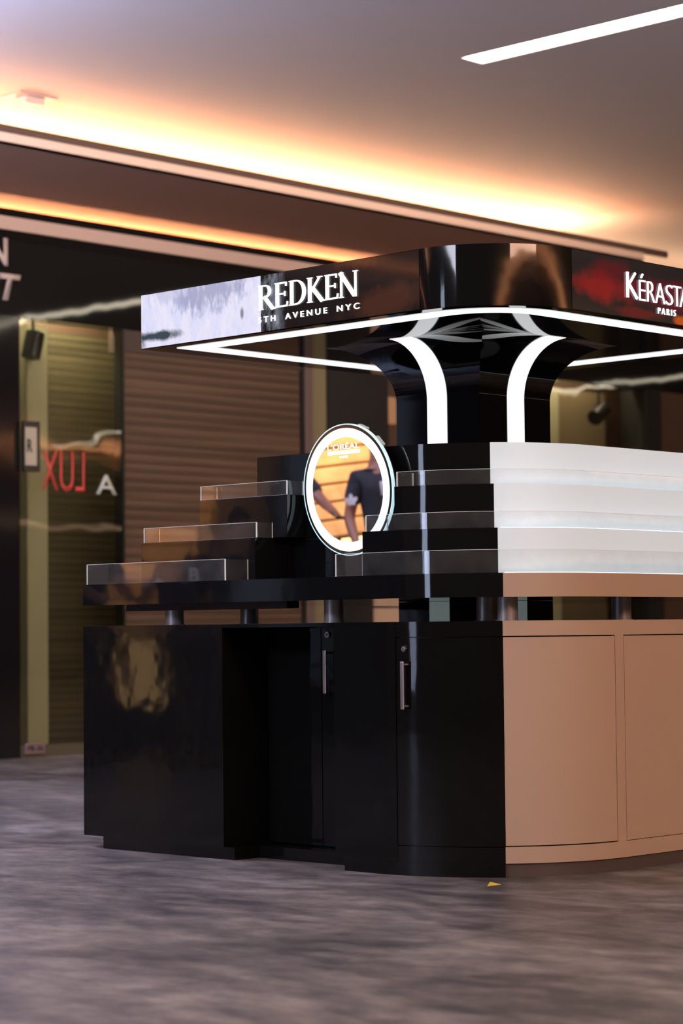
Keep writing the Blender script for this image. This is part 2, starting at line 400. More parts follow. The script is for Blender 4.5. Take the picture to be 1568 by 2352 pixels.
def spot(x, y, z, ax, label, r=.075, h=.2):
    t = thing('track_spotlight', label, 'spotlight', (x, y, z))
    a = Vector(ax).normalized()
    bm = cyl(bmesh.new(), Vector((x, y, z))-a*h/2, Vector((x, y, z))+a*h/2, r)
    obj('housing', bm, BLACKF, t, smooth=True)
    obj('stem', cyl(bmesh.new(), (x, y, z), (x, y, 4.02), .012, 10), BLACKF, t)
    return t
spot(3.45, 7.45, 3.18, (.25, 0, 1), 'black cylinder spotlight hanging inside the left shop window')
spot(10.7, 7.5, 3.10, (1, .2, .55), 'black spotlight hanging inside the right shop window', .08, .22)

# ---- what the kiosk and the mirror reflect: left part of the mall
t = thing('roller_shutter', 'orange lit slatted shutter reflected in the round mirror', 'shutter', (-6.4, 7.3, 0))
bm = bmesh.new(); z = .05
while z < 3.2:
    if z > .38: box(bm, -6.86, -5.98, 7.20, 7.26, z, z+.13, bev=.012)
    z += .145
obj('slat_curtain', bm, mat('honey_slats', (.72, .40, .17), .5, vary=.55, vscale=5), t)
obj('backing', B(-6.90, -5.94, 7.26, 7.3, 0, 3.25), mat('slat_shadow_board', (.10, .06, .03), .6), t)
struct('wall_rear', B(-5.94, -2.2, 7.2, 7.6, 0, FZ), PILLAR)
struct('wall_side', B(-14, -7.48, 7.2, 7.6, 0, FZ), PILLAR)
struct('trim_14', B(-7.48, -6.90, 7.2, 7.6, 0, FZ), mat('ochre_wall_panel', (.16, .11, .06), .5, vary=.3))
t = thing('assumed_light_box', 'assumed low warm glowing light box on the floor, mirrored in the black cabinet', 'light box', (-6.5, 7.1, 0))
obj('lit_face', B(-6.68, -6.33, 7.10, 7.12, .40, .90), emis('amber_light_face', (1, .58, .22), 3.2), t)  # assumed source, added for the warm patch reflected in the cabinet
obj('stand', B(-6.68, -6.33, 7.12, 7.17, 0, .92), BLACKF, t)
# assumed daylight window out of view, added for cool light and reflections
wl = struct('assumed_window', B(-13.6, -13.56, 1.2, 2.3, .4, 4.2), emis('assumed_daylight_glow', (.62, .72, 1), LIGHTS['assumed_day']), label='tall assumed daylit window, added unseen at the end of the hall')
bm = bmesh.new()
for y in (1.2, 2.3): box(bm, -13.56, -13.5, y-.04, y+.04, 0, 4.4)
struct('window_frame', bm, BLACKF, parent=wl)  # frame around the assumed window
# opposite side of the corridor, unseen: soffit, assumed lit cove, dark shop fronts
struct('wall_front', B(-14, 46, -15.6, -15.5, 0, 4.7), BROWNW)
struct('trim_12', B(-14, 46, -15.5, -13.6, 4.20, 4.22), SOFF, label='soffit over the opposite shop fronts')
struct('trim_13', B(-14, 46, -13.63, -13.6, 4.20, 4.30), LIP, label='edge band of the opposite soffit')
t = thing('cove_led_strip', 'assumed warm strip light on the soffit across the corridor', 'light', (20, -13.9, 4.22))
obj('led_strip', B(-14, 46, -14.6, -14.55, 4.22, 4.34), emis('assumed_cove_led_opposite', (1, .56, .27), LIGHTS['cove']), t)  # unseen source, assumed from light lines reflected in the shop glass
t = thing('fascia_light_band', 'assumed warm light band on the opposite shop fascia', 'light', (20, -15.4, 3.2))
obj('light_band', B(-14, 46, -15.5, -15.42, 3.15, 3.26), emis('warm_fascia_band', (1, .62, .42), 1.6), t)  # unseen glowing band, assumed like the cove above it

# ================================================================== KIOSK
S = 1.112; RC = .69; RS = .57
zb, zt = .0515, .967
# ---- black cabinet, far left
t = thing('base_cabinet', 'glossy black box cabinet at the left end of the kiosk', 'cabinet', (-.98, .88, 0))
obj('body', B(-S, -.5, .43, 1.326, zb, zt, bev=.0015), BLACKC, t)
obj('plinth', B(-S+.001, -.55, .365, 1.195, 0, zb), BLACKC, t)
# ---- recessed cabinet in the notch
t = thing('base_cabinet', 'recessed black cabinet between the two black kiosk cabinets', 'cabinet', (-.8, .1, 0))
obj('body', B(-.835, -.45, -.208, .428, zb, .951), BLACKC, t)
obj('cover_board', B(-S, -.836, -.208, .428, .951, zt, bev=.001), BLACKC, t)
obj('fixed_panel', B(-.852, -.836, .113, .426, zb+.003, .948, bev=.001), BLACKC, t)
d = obj('door', B(-.852, -.836, -.206, .109, zb+.003, .948, bev=.001), BLACKC, t)
obj('plinth', B(-.970, -.45, -.206, .363, 0, zb-.002), BLACKC, t)
def lock_x(parent, x, y, z):
    l = obj('lock', cyl(bmesh.new(), (x, y, z), (x-.008, y, z), .0125, 24), CHROME, parent, smooth=True)
    obj('lock_barrel', cyl(bmesh.new(), (x-.008, y, z), (x-.011, y, z), .0075, 20), SATIN, l, smooth=True)
    obj('keyhole', B(x-.0125, x-.011, y-.001, y+.001, z-.004, z+.004), SEAM, l)
def handle_x(parent, x, y, z0, z1):
    bm = B(x-.034, x-.026, y-.009, y+.009, z0, z1, bev=.0025)
    h = obj('handle', bm, SATIN, parent)
    for z in (z0+.012, z1-.012):
        obj('handle_post', cyl(bmesh.new(), (x-.027, y, z), (x, y, z), .005, 12), SATIN, h)
lock_x(d, -.852, .071, .919); handle_x(d, -.852, .063, .678, .857)
# ---- near black corner cabinet
t = thing('base_cabinet', 'glossy black curved cabinet at the near corner, chrome lock and handle', 'cabinet', (-.95, -.7, 0))
sl = s_left(-.212, S, RC); sd = s_left(-.536, S, RC)
TH = .018
core = [pt(s, S, RC, TH+.004) for s in samples(sl, -.0005, S, RC)] + [(-.42, -.42), (-.42, -.212)]
obj('body', prism(bmesh.new(), core, zb, zt-.001), BLACKF, t)
bm = P_(sl, sd-.0015, zb, zt, S, RC, TH)
obj('side_panel', bm, BLACKC, t, smooth=True)
obj('top_rail', P_(sd, -.0005, .9085, zt, S, RC, TH), BLACKC, t, smooth=True)
obj('bottom_rail', P_(sd, -.0005, zb, .1125, S, RC, TH), BLACKC, t, smooth=True)
obj('plinth', P_(s_left(-.262, S, RC), -.0005, 0, zb-.0003, S, RC, TH), BLACKC, t, smooth=True)
d = obj('door', P_(sd+.0025, -.0015, .1155, .9050, S, RC, TH), BLACKC, t, smooth=True)
lp = pt(s_left(-.577, S, RC), S, RC)
lock_x(d, lp[0], lp[1], .863); handle_x(d, lp[0]+.004, -.585, .632, .815)
# ---- cream curved cabinet, right
t = thing('base_cabinet', 'cream curved cabinet with two flat doors on the right side', 'cabinet', (-.3, -1.0, 0))
sr = s_right(1.1, S, RC)
core = [pt(s, S, RC, TH+.004) for s in samples(.0005, sr, S, RC)] + [(1.1, -.45), (-.40, -.45)]
obj('body', prism(bmesh.new(), core, zb, zt-.001), SEAM, t)
obj('top_rail', P_(.0005, sr, .9095, zt, S, RC, TH), CREAM, t, smooth=True)
obj('bottom_rail', P_(.0005, sr, zb, .1135, S, RC, TH), CREAM, t, smooth=True)
s1 = s_right(-.475, S, RC); s2 = s_right(-.4225, S, RC); s3 = s_right(.10, S, RC)
obj('stile', P_(s1+.0005, s2, .1137, .9093, S, RC, TH), CREAM, t, smooth=True)
obj('stile', P_(s3+.0025, sr, .1137, .9093, S, RC, TH), CREAM, t, smooth=True)
obj('door', P_(.0015, s1-.0045, .1185, .9045, S, RC, TH, off=-.002), CREAM, t, smooth=True)
obj('door', P_(s2+.0022, s3, .1160, .9052, S, RC, TH, off=-.0005), CREAM, t, smooth=True)
obj('plinth', P_(.0005, sr, 0, zb-.001, S, RC, TH, off=.010), PLINTH, t, smooth=True)

# ---- counter slab
ZS0, ZS1 = 1.057, 1.148
t = thing('kiosk_counter', 'thick kiosk counter slab, black edge on the left and cream edge on the right', 'counter', (0, 0, ZS0))
sl = s_left(1.326, S, RS); sr = s_right(1.326, S, RS)
body = [pt(s, S, RS, .012) for s in samples(sl, sr, S, RS)] + [(1.326, 1.326)]
obj('slab', prism(bmesh.new(), body, ZS0, ZS1-.0005), BLACK, t)
obj('edge_band', P_(sl, -.0003, ZS0, ZS1, S, RS, .012), BLACK, t, smooth=True)
o = obj('edge_band', P_(.0003, sr, ZS0, ZS1, S, RS, .012), CREAM, t, smooth=True); o['label'] = 'cream edge band'
obj('under_frame', B(-.97, -.90, .19, 1.20, 1.030, ZS0), mat('dark_brown_bar', (.035, .022, .022), .5), t)
for x, y in ((-.93, .925), (-.93, -.04), (-.825, -.865), (-.60, .80), (-.66, -.62), (-.15, -.9)):
    obj('support_post', cyl(bmesh.new(), (x, y, zt), (x, y, ZS0), .040 if x > -.94 else .04, 32), POSTM, t, smooth=True)
    obj('post_flange', cyl(bmesh.new(), (x, y, zt), (x, y, zt+.004), .047, 32), POSTM, t, smooth=True)

# ---- display risers
Z1, Z2, Z3 = 1.328, 1.508, 1.684
S1, S2, S3 = .970, .865, .756
def black_riser(name, label, Sx, Si, v0, v1, z0, z1, far):
    if far:
        bm = B(-Sx, -Si-.001, v0, v1, z0+.0004, z1, bev=.0015)
    else:
        out = [pt(s, Sx, RS) for s in samples(s_left(v1, Sx, RS), -.0003, Sx, RS)]
        inn = [pt(s, Si, RS, -.001) for s in samples(s_left(v1, Si, RS), -.0003, Si, RS)]
        bm = prism(bmesh.new(), out+inn[::-1], z0+.0004, z1)
    o = obj(name, bm, BLACK, smooth=not far); return tag(o, label, 'display step')
black_riser('display_step', 'lower black display step at the left end of the counter', S1, S3, .377, 1.095, ZS1, Z1, True)
black_riser('display_step', 'upper black display step at the left, standing on the lower one', S2, S3, .292, .831, Z1, Z2, True)
black_riser('display_step', 'lower curved black display step right of the round mirror', S1, S3, -.95, -.241, ZS1, Z1, False)
black_riser('display_step', 'upper curved black display step right of the round mirror', S2, S3, -.95, -.319, Z1, Z2, False)
# centre block
t = thing('display_core', 'tall black centre block of the display carrying the column', 'display block', (0, 0, ZS1))
out = [pt(s, S3, RS) for s in samples(s_left(.582, S3, RS), -.0003, S3, RS)]
inn = [pt(s, S3, RS, .02) for s in samples(.0, s_right(1.15, S3, RS), S3, RS)]
obj('block', prism(bmesh.new(), out+inn+[(1.15, .582)], ZS1+.0004, Z3), BLACK, t, smooth=True)
def light_box(parent, Sx, z0, z1, th, name='light_panel'):
    se = s_right(1.15, Sx, RS)
    return obj(name, P_(.0003, se, z0, z1, Sx, RS, th), WHITELIT, parent, smooth=True)
light_box(t, S3, Z2+.0004, Z3, .018)
for nm, Sx, Sn, za, zb2, lab in (('light_box_step', S1, S3, ZS1, Z1, 'lower glowing white curved step on the right of the counter'),
                            ('light_box_step', S2, S3, Z1, Z2, 'middle glowing white curved step standing on the lower glowing one')):
    t = thing(nm, lab, 'light box', (.2, -Sx, za))
    light_box(t, Sx, za+.0004, zb2, .02)
    se = s_right(1.14, Sx, RS)
    obj('top_cover', P_(.0003, se, zb2-.012, zb2-.001, Sx, RS, Sx-S3-.022, off=.0205), WHITELIT, t, smooth=True)
# slim unseen led lines added on the ledges to wash each glowing face
for nm, Sx, z, lab in (('ledge_fill_line', S1, ZS1, 'unseen added led line on the counter at the foot of the glowing step'),
                       ('ledge_fill_line', S2, Z1, 'unseen added led line on the lower glowing step'),
                       ('ledge_fill_line', S3, Z2, 'unseen added led line on the middle glowing step')):
    o = obj(nm, P_(.02, s_right(1.1, Sx, RS), z+.0005, z+.006, Sx, RS, .012, off=-.045), LEDFILL); tag(o, lab, 'light')

# ---- acrylic trays
def tray_far(label, u0, u1, v0, v1, z0, z1, back_l):
    th = .004
    t = thing('acrylic_tray', label, 'tray', (u0, (v0+v1)/2, z0))
    z0 += .0006
    obj('front_pane', B(u0, u0+th, v0+th, v1-th, z0, z1), ACRY, t)
    obj('side_pane', B(u0+.0, u1, v0, v0+th*.9, z0, z1), ACRY, t)
    obj('side_pane', B(u0+.0, back_l, v1-th*.9, v1, z0, z1), ACRY, t)
    for (x, y) in ((u0-.0012, v0-.0012), (u0-.0012, v1-.003), (u1, v0-.0012)):
        obj('frosted_edge', B(x, x+.0042, y, y+.0042, z0, z1+.0004), ACRE, t)
    obj('rim', B(u0-.0004, u0+.0008, v0, v1, z1-.0004, z1+.0010), ACRE, t)
tray_far('long clear acrylic tray on the left end of the counter', -1.10, -.9715, .42, 1.311, ZS1, 1.2365, -.98)
tray_far('clear acrylic tray on the lower left black step', -.958, -.8665, .379, 1.091, Z1, 1.392, -.868)
tray_far('clear acrylic tray on the upper left black step', -.855, -.762, .300, .833, Z2, 1.567, -.76)
def tray_near(label, Sx, v1, u_side, z0, z1):
    t = thing('acrylic_tray', label, 'tray', (-Sx, v1, z0)); z0 += .0006
    sa = s_left(v1, Sx, RS); sb = s_right(1.1, Sx, RS)
    obj('front_pane', P_(sa, sb, z0, z1, Sx, RS, .004), ACRY, t, smooth=True)
    obj('side_pane', B(-Sx+.005, u_side, v1-.004, v1, z0, z1), ACRY, t)
    obj('rim', P_(sa, sb, z1-.0004, z1+.0010, Sx, RS, .0012, off=-.0002), ACRE, t, smooth=True)
    for x in (-Sx-.001, u_side-.002):
        obj('frosted_edge', B(x, x+.004, v1-.004, v1+.0005, z0, z1+.0004), ACRE, t)
tray_near('curved clear acrylic tray on the counter in front of the round mirror', 1.10, -.216, -.945, ZS1, 1.2365)
tray_near('curved clear acrylic tray on the lower step right of the mirror', .958, -.248, -.83, Z1, 1.392)
tray_near('curved clear acrylic tray on the upper step right of the mirror', .853, -.322, -.758, Z2, 1.567)

# ---- column with flared head
CW = .238; ZC = 2.173; ZF = 1.925
t = thing('kiosk_column', 'square glossy black column with a flared head and glowing white strips', 'column', (0, 0, Z3))
prof = [(0, Z3+.0005), (0, ZF)]
for i in range(1, 65):
    a = i/64*pi/2; prof.append(((.475-CW)*(1-cos(a)), ZF+(ZC-ZF)*sin(a)))
bm = bmesh.new()
for k in range(4):
    M = Matrix.Rotation(k*pi/2, 3, 'Z'); prev = None
    for off, z in prof:
        w_ = CW+off
        a = bm.verts.new(M @ Vector((-w_, -w_, z))); b = bm.verts.new(M @ Vector((-w_, w_, z)))
        if prev: bm.faces.new((prev[0], prev[1], b, a))
        prev = (a, b)
obj('shaft', bm, PIANO, t, smooth=True)
ped = thing('counter_pedestal', 'short black square pedestal with pale strips in the gap under the counter', 'pedestal', (0, 0, zt))
obj('block', B(-CW, CW, -CW, CW, zt+.0005, ZS0-.0005), BLACK, ped)
for k in range(4):
    M = Matrix.Rotation(k*pi/2, 3, 'Z'); bm = bmesh.new(); prev = None
    pr = [(0, Z3+.001), (0, ZF)] + prof[2:]
    n_ = len(pr)
    for i, (off, z) in enumerate(pr):
        # outward normal of the profile
        o0 = pr[max(i-1, 0)]; o1 = pr[min(i+1, n_-1)]
        tx, tz = o1[0]-o0[0], o1[1]-o0[1]; l = math.hypot(tx, tz); nx, nz = tz/l, -tx/l
        e = .003
        if i == n_-1: nx, nz = .2, -.9
        row = []
        for d_ in (e, 0.0005):
            x = -(CW+off+nx*d_); zz = z+nz*d_
            row += [bm.verts.new(M @ Vector((x, -.056, zz))), bm.verts.new(M @ Vector((x, .056, zz)))]
        if prev:
            for a, b in ((0, 1), (1, 3), (3, 2), (2, 0)):
                bm.faces.new((prev[a], prev[b], row[b], row[a]))
        prev = row
    obj('light_strip', bm, LED, t, smooth=True)
    bm = bmesh.new(); box(bm, -CW-.004, -CW-.0005, -.056, .056, zt+.001, ZS0-.001)
    bmesh.ops.transform(bm, matrix=M.to_4x4(), verts=bm.verts)
    o = obj('pale_strip', bm, UNLITGLOW, ped); o['label'] = 'pale unlit strip with a painted faint glow'

# ---- canopy
CN = 1.0246; RN = .416; ZT = 2.412
t = thing('kiosk_canopy', 'large glossy black canopy with lit screens, white lettering and underside light line', 'canopy', (0, 0, ZC))
sl = s_left(CN, CN, RN); sr = s_right(CN, CN, RN)
out = [pt(s, CN, RN) for s in samples(sl, sr, CN, RN)] + [(CN, CN)]
obj('fascia_body', prism(bmesh.new(), out, ZC+.0005, ZT), BLACK, t, smooth=True)
inn = [pt(s, CN, RN, .004) for s in samples(s_left(CN-.004, CN, RN), s_right(CN-.004, CN, RN), CN, RN)] + [(CN-.004, CN-.004)]
obj('underside', prism(bmesh.new(), inn, ZC-.001, ZC+.0004), PIANO, t)
def loop(off_n, off_f, rad):
    Sx = CN-off_n; F_ = CN-off_f
    return [pt(s, Sx, rad) for s in samples(s_left(F_, Sx, rad), s_right(F_, Sx, rad), Sx, rad)] + [(F_, F_)]
lo = loop(.072, .150, RN-.072); li = loop(.180, .262, RN-.180)
n_ = max(len(lo), len(li))
bm = bmesh.new()
assert len(lo) == len(li)
rows = []
for P, z in ((lo, ZC-.004), (li, ZC-.004), (lo, ZC-.0011), (li, ZC-.0011)):
    rows.append([bm.verts.new((p[0], p[1], z)) for p in P])
N = len(lo)
for i in range(N):
    j = (i+1) % N
    bm.faces.new((rows[0][i], rows[0][j], rows[1][j], rows[1][i]))
    bm.faces.new((rows[0][i], rows[2][i], rows[2][j], rows[0][j]))
    bm.faces.new((rows[1][j], rows[3][j], rows[3][i], rows[1][i]))
obj('light_line', bm, LED, t)

def screen_mat(name, kind):
    m, nt, b = nodes(name); L = nt.links.new
    b.inputs['Base Color'].default_value = (.006, .006, .006, 1); b.inputs['Roughness'].default_value = .06
    tc = nt.nodes.new('ShaderNodeTexCoord'); sp = nt.nodes.new('ShaderNodeSeparateXYZ'); L(tc.outputs['Object'], sp.inputs[0])
    def noise(scale, det, mapping, loc=(0, 0, 0)):
        mp = nt.nodes.new('ShaderNodeMapping'); mp.inputs['Scale'].default_value = mapping; mp.inputs['Location'].default_value = loc
        L(tc.outputs['Object'], mp.inputs[0])
        n = nt.nodes.new('ShaderNodeTexNoise'); n.inputs['Scale'].default_value = scale; n.inputs['Detail'].default_value = det
        n.inputs['Roughness'].default_value = .6
        L(mp.outputs[0], n.inputs['Vector']); return n.outputs['Fac']
    def mathn(op, a, b_, c=None):
        n = nt.nodes.new('ShaderNodeMath'); n.operation = op
        for i, v in enumerate((a, b_, c)):
            if v is None: continue
            if isinstance(v, (int, float)): n.inputs[i].default_value = v
            else: L(v, n.inputs[i])
        return n.outputs[0]
    def ramp(fac, *st):
        r = nt.nodes.new('ShaderNodeValToRGB'); e = r.color_ramp.elements
        e[0].position = st[0][0]; e[0].color = (*st[0][1], 1); e[1].position = st[-1][0]; e[1].color = (*st[-1][1], 1)
        for p, c in st[1:-1]:
            x = e.new(p); x.color = (*c, 1)
        L(fac, r.inputs[0]); return r.outputs[0]
    def mixc(f_, a, b_):
        n = nt.nodes.new('ShaderNodeMixRGB')
        for i, v in enumerate((f_, a, b_)):
            if isinstance(v, tuple): n.inputs[i].default_value = (*v, 1)
            elif isinstance(v, (int, float)): n.inputs[i].default_value = v
            else: L(v, n.inputs[i])
        return n.outputs[0]
    def blob(cy, cz, ry, rz, axis, nz, amp=.5):
        a = mathn('DIVIDE', mathn('SUBTRACT', sp.outputs[axis], cy), ry)
        c = mathn('DIVIDE', mathn('SUBTRACT', sp.outputs['Z'], cz), rz)
        d = mathn('SQRT', mathn('ADD', mathn('MULTIPLY', a, a), mathn('MULTIPLY', c, c)), 0)
        d = mathn('ADD', d, mathn('MULTIPLY', mathn('SUBTRACT', nz, .5), amp*4))
        r = nt.nodes.new('ShaderNodeMapRange'); r.inputs['From Min'].default_value = 1.25; r.inputs['From Max'].default_value = .55
        L(d, r.inputs[0]); return r.outputs[0]
    if kind == 'snow':
        n1 = noise(9, 5, (1, 1.2, 1)); n2 = noise(16, 5, (1, 1.6, .7), (3, 1, 0))
        base = ramp(n2, (.0, (.60, .58, .86)), (.42, (.74, .73, .95)), (.62, (.84, .80, .95)), (1, (.86, .83, .95)))
        top = blob(.57, 2.385, .20, .075, 'Y', n2, .8)
        base = mixc(mathn('MULTIPLY', top, .75), base, (.30, .31, .50))
        top2 = blob(.86, 2.40, .10, .045, 'Y', n2, .8)
        base = mixc(mathn('MULTIPLY', top2, .4), base, (.42, .43, .66))
        bot = blob(.93, 2.222, .16, .022, 'Y', n1, .55)
        base = mixc(bot, base, (.045, .065, .08))
        c1 = blob(1.02, 2.19, .035, .025, 'Y', n1, .5)
        base = mixc(mathn('MULTIPLY', c1, .6), base, (.05, .07, .09))
        dot = blob(.385, 2.265, .011, .025, 'Y', n1, .15)
        base = mixc(mathn('MULTIPLY', dot, .8), base, (.12, .12, .2))
        # right part of the picture: dark
        sm = ramp(n2, (.42, (.012, .009, .010)), (.75, (.30, .32, .38)))
        band = blob(.215, 2.30, .075, .25, 'Y', n1, .25)
        dark = mixc(band, (.012, .007, .007), sm)
        cl = blob(-.44, 2.225, .21, .062, 'Y', n1, .45)
        dark = mixc(cl, dark, (.058, .020, .011))
        cl2 = blob(-.30, 2.40, .12, .028, 'Y', n2, .45)
        dark = mixc(mathn('MULTIPLY', cl2, .7), dark, (.065, .024, .012))
        edge = mathn('GREATER_THAN', sp.outputs['Y'], .272)
        col = mixc(edge, dark, base)
    else:
        n1 = noise(7, 5, (1, 1, 1)); n2 = noise(4, 5, (1.3, 1, 1), (5, 2, 0))
        col = ramp(n2, (.40, (.013, .010, .010)), (1, (.02, .014, .015)))
        r1 = blob(-.43, 2.280, .23, .055, 'X', n1, .6)
        col = mixc(r1, col, (.21, .010, .010))
        r2 = blob(-.35, 2.35, .14, .045, 'X', n1, .6)
        col = mixc(mathn('MULTIPLY', r2, .55), col, (.13, .006, .008))
        r3 = blob(-.17, 2.20, .16, .02, 'X', n1, .4)
        col = mixc(mathn('MULTIPLY', r3, .6), col, (.16, .006, .008))
        r4 = blob(.11, 2.192, .04, .02, 'X', n1, .4)
        col = mixc(r4, col, (.45, .07, .01))
        r5 = blob(0, 2.29, .3, .06, 'X', n1, .4)
        col = mixc(mathn('MULTIPLY', r5, .8), col, (.13, .003, .014))
    b.inputs['Emission Strength'].default_value = 1
    L(col, b.inputs['Emission Color'])
    return m
o = obj('display_screen', B(-CN-.002, -CN, -.610, CN-.001, ZC+.003, ZT-.003), screen_mat('winter_screen_image', 'snow'), t)
o['label'] = 'lit screen, pale wintry picture on the left and dark on the right'
o = obj('display_screen', B(-.600, CN-.001, -CN-.002, -CN, ZC+.003, ZT-.003), screen_mat('red_smoke_screen_image', 'red'), t)
o['label'] = 'dark screen with red smoke picture'

# serif lettering on the left fascia
bm = bmesh.new(); X = 0
def stem(x, w_=.13, y0=0, y1=1, ser=True):
    ln(bm, X+x, y0, X+x, y1, w_)
    if ser:
        for y in (y0+.018, y1-.018): ln(bm, X+x-w_/2-.05, y, X+x+w_/2+.05, y, .036)
# R
stem(.12); ln(bm, X+.05, .972, X+.34, .972, .055); ln(bm, X+.12, .50, X+.34, .50, .055)
ring2(bm, X+.32, .735, .27, .265, .125, -90, 90, wy=.055); ln(bm, X+.28, .52, X+.68, -.02, .14)
ln(bm, X+.58, -.005, X+.80, -.005, .04)
X += .76
# E
def letE():
    stem(.12); ln(bm, X+.12, .97, X+.52, .97, .06); ln(bm, X+.12, .53, X+.46, .53, .06); ln(bm, X+.12, .03, X+.56, .03, .06)
    ln(bm, X+.51, 1.0, X+.50, .83, .045); ln(bm, X+.45, .43, X+.45, .63, .04); ln(bm, X+.54, 0, X+.57, .2, .045)
letE(); X += .64
# D
stem(.12); ln(bm, X+.05, .972, X+.32, .972, .055); ln(bm, X+.05, .028, X+.32, .028, .055)
ring2(bm, X+.30, .5, .44, .5, .14, -90, 90, n=22, wy=.055)
X += .80
# K
stem(.12); ln(bm, X+.17, .42, X+.55, .98, .065); ln(bm, X+.44, .985, X+.66, .985, .035); ln(bm, X+.22, .60, X+.66, -.0, .15)
ln(bm, X+.58, .012, X+.80, .012, .036)
X += .76
letE(); X += .62
# N
stem(.10, .07); ln(bm, X+.05, 1.0, X+.66, .02, .15); ln(bm, X+.70, -.02, X+.70, 1, .07); ln(bm, X+.60, .985, X+.80, .985, .036)
bmesh.ops.recalc_face_normals(bm, faces=bm.faces)
o = obj('brand_lettering', fit(bm, (-CN-.004, .282, 2.259), (0, -1, 0), (0, 0, 1), .570, .112, .006), SIGN, t); o['label'] = 'large white lit serif letters'
for wd, a, b in (('5 T H', 0, .175), ('A V E N U E', .275, .69), ('N Y C', .785, 1.0)):
    o = obj('brand_lettering', fit(text_bm(wd, .012), (-CN-.004, .284-.578*a, 2.212), (0, -1, 0), (0, 0, 1), .578*(b-a), .0245, .003), SIGN, t); o['label'] = 'small white letters under the large ones'
# lettering on the right fascia: tall K then smaller capitals
def caps(body, x0, x1, z0, z1, m, name, off=-.004):
    bm = text_bm(body, off)
    return fit(bm, (x0, -CN-.004, z0), (1, 0, 0), (0, 0, 1), x1-x0, z1-z0, .006)
bm = bmesh.new()
ln(bm, .1, 0, .1, 1, .12); ln(bm, .12, .44, .60, 1.0, .09); ln(bm, .20, .52, .70, 0, .115)
obj('brand_lettering', fit(bm, (-.256, -CN-.004, 2.250), (1, 0, 0), (0, 0, 1), .074, .110, .006), SIGN, t)
for ch, xa, xb in (('E', -.172, -.130), ('R', -.118, -.068), ('A', -.062, .002), ('S', .009, .056), ('T', .058, .114), ('A', .106, .170), ('S', .176, .223), ('E', .235, .277)):
    obj('brand_lettering', caps(ch, xa, xb, 2.250, 2.333, SIGN, 'l', off=-.02), SIGN, t)
bm = bmesh.new(); ln(bm, 0, 0, .55, 1, .38)
obj('brand_lettering', fit(bm, (-.163, -CN-.004, 2.340), (1, 0, 0), (0, 0, 1), .019, .020, .006), SIGN, t)
obj('brand_lettering', caps('P A R I S', -.046, .074, 2.2075, 2.233, SIGN, 'l', off=-.012), SIGN, t)

# ---- round lit mirror
t = thing('round_mirror', 'round tilted mirror with a glowing white ring standing on the counter', 'mirror', (-.81, -.011, 1.514))
tau = R(3.7)
n3 = Vector((-.9976*cos(tau), .07*cos(tau), -sin(tau))).normalized()
rr_ = Vector((-.07, -.9976, 0)).normalized(); uu = n3.cross(rr_)   # right seen by the viewer, up
if uu.z < 0: uu = -uu
MM = Matrix(((rr_.x, uu.x, n3.x, -.81), (rr_.y, uu.y, n3.y, -.011), (rr_.z, uu.z, n3.z, 1.514), (0, 0, 0, 1)))
def disc(r0, r1, z0, z1, n=96):
    bm = bmesh.new(); rows = []
    for r, z in ((r0, z0), (r1, z0), (r1, z1), (r0, z1)):
        rows.append([bm.verts.new((r*cos(2*pi*i/n), r*sin(2*pi*i/n), z)) for i in range(n)] if r > 0 else None)
    for a in range(4):
        b = (a+1) % 4
        if rows[a] is None or rows[b] is None: continue
        for i in range(n):
            j = (i+1) % n; bm.faces.new((rows[a][i], rows[a][j], rows[b][j], rows[b][i]))
    if r0 == 0:
        bm.faces.new(rows[1]); bm.faces.new(rows[2])
    bmesh.ops.transform(bm, matrix=MM, verts=bm.verts); return bm
obj('glass', disc(0, .2165, .001, .004), MIRROR, t)
obj('light_ring', disc(.2165, .254, .0, .006), emis('ring_led', (.97, .98, 1), 1.25), t, smooth=True)
o = obj('bezel', disc(.254, .2675, -.004, .004), mat('bezel_black', (.01, .012, .02), .1), t, smooth=True)
obj('bezel_rim', disc(.2675, .2715, -.010, .005), mat('bezel_glass_rim', (.5, .75, .8), .15, emit=(.62, .90, 1), es=.8), t, smooth=True)
obj('back_case', disc(0, .2655, -.022, -.005), BLACKF, t, smooth=True)
bm = bmesh.new(); box(bm, -.03, .03, -.05, .02, -.05, -.022); bmesh.ops.transform(bm, matrix=MM, verts=bm.verts); obj('bracket', bm, BLACKF, t)
bm = bmesh.new(); box(bm, -.05, .05, -.355, -.24, -.020, -.008); box(bm, -.10, .10, -.362, -.353, -.03, .03); bmesh.ops.transform(bm, matrix=MM, verts=bm.verts); obj('foot', bm, BLACKF, t)
for a, wd in ((68, .05), (44, .05)):
    bm = bmesh.new(); box(bm, .262, .276, -wd/2, wd/2, -.022, -.004)
    bmesh.ops.transform(bm, matrix=MM @ Matrix.Rotation(R(a), 4, 'Z'), verts=bm.verts); obj('clip', bm, UNLITGLOW, t)  # the emission stands for what the clips reflect
def on_mirror(bm, a0, a1, b0, b1):
    xs = [v.co.x for v in bm.verts]; ys = [v.co.y for v in bm.verts]; x0, x1, y0, y1 = min(xs), max(xs), min(ys), max(ys)
    for v in bm.verts:
        v.co = MM @ Vector((a0+(v.co.x-x0)/(x1-x0)*(a1-a0), b0+(v.co.y-y0)/(y1-y0)*(b1-b0), .0048))
    return bm
mk = mat('mirror_print_white', (.9, .9, .88), .5, emit=(1, 1, .94), es=.9)
LO = -.009
obj('printed_logo', on_mirror(text_bm("L'ORÉAL", .006), -.108, .088, .176+LO, .204+LO), mk, t)
bm = bmesh.new(); quad(bm, ((0, 0), (1, 0), (1, 1), (0, 1))); obj('printed_logo', on_mirror(bm, -.107, .089, .156+LO, .1715+LO), mk, t)
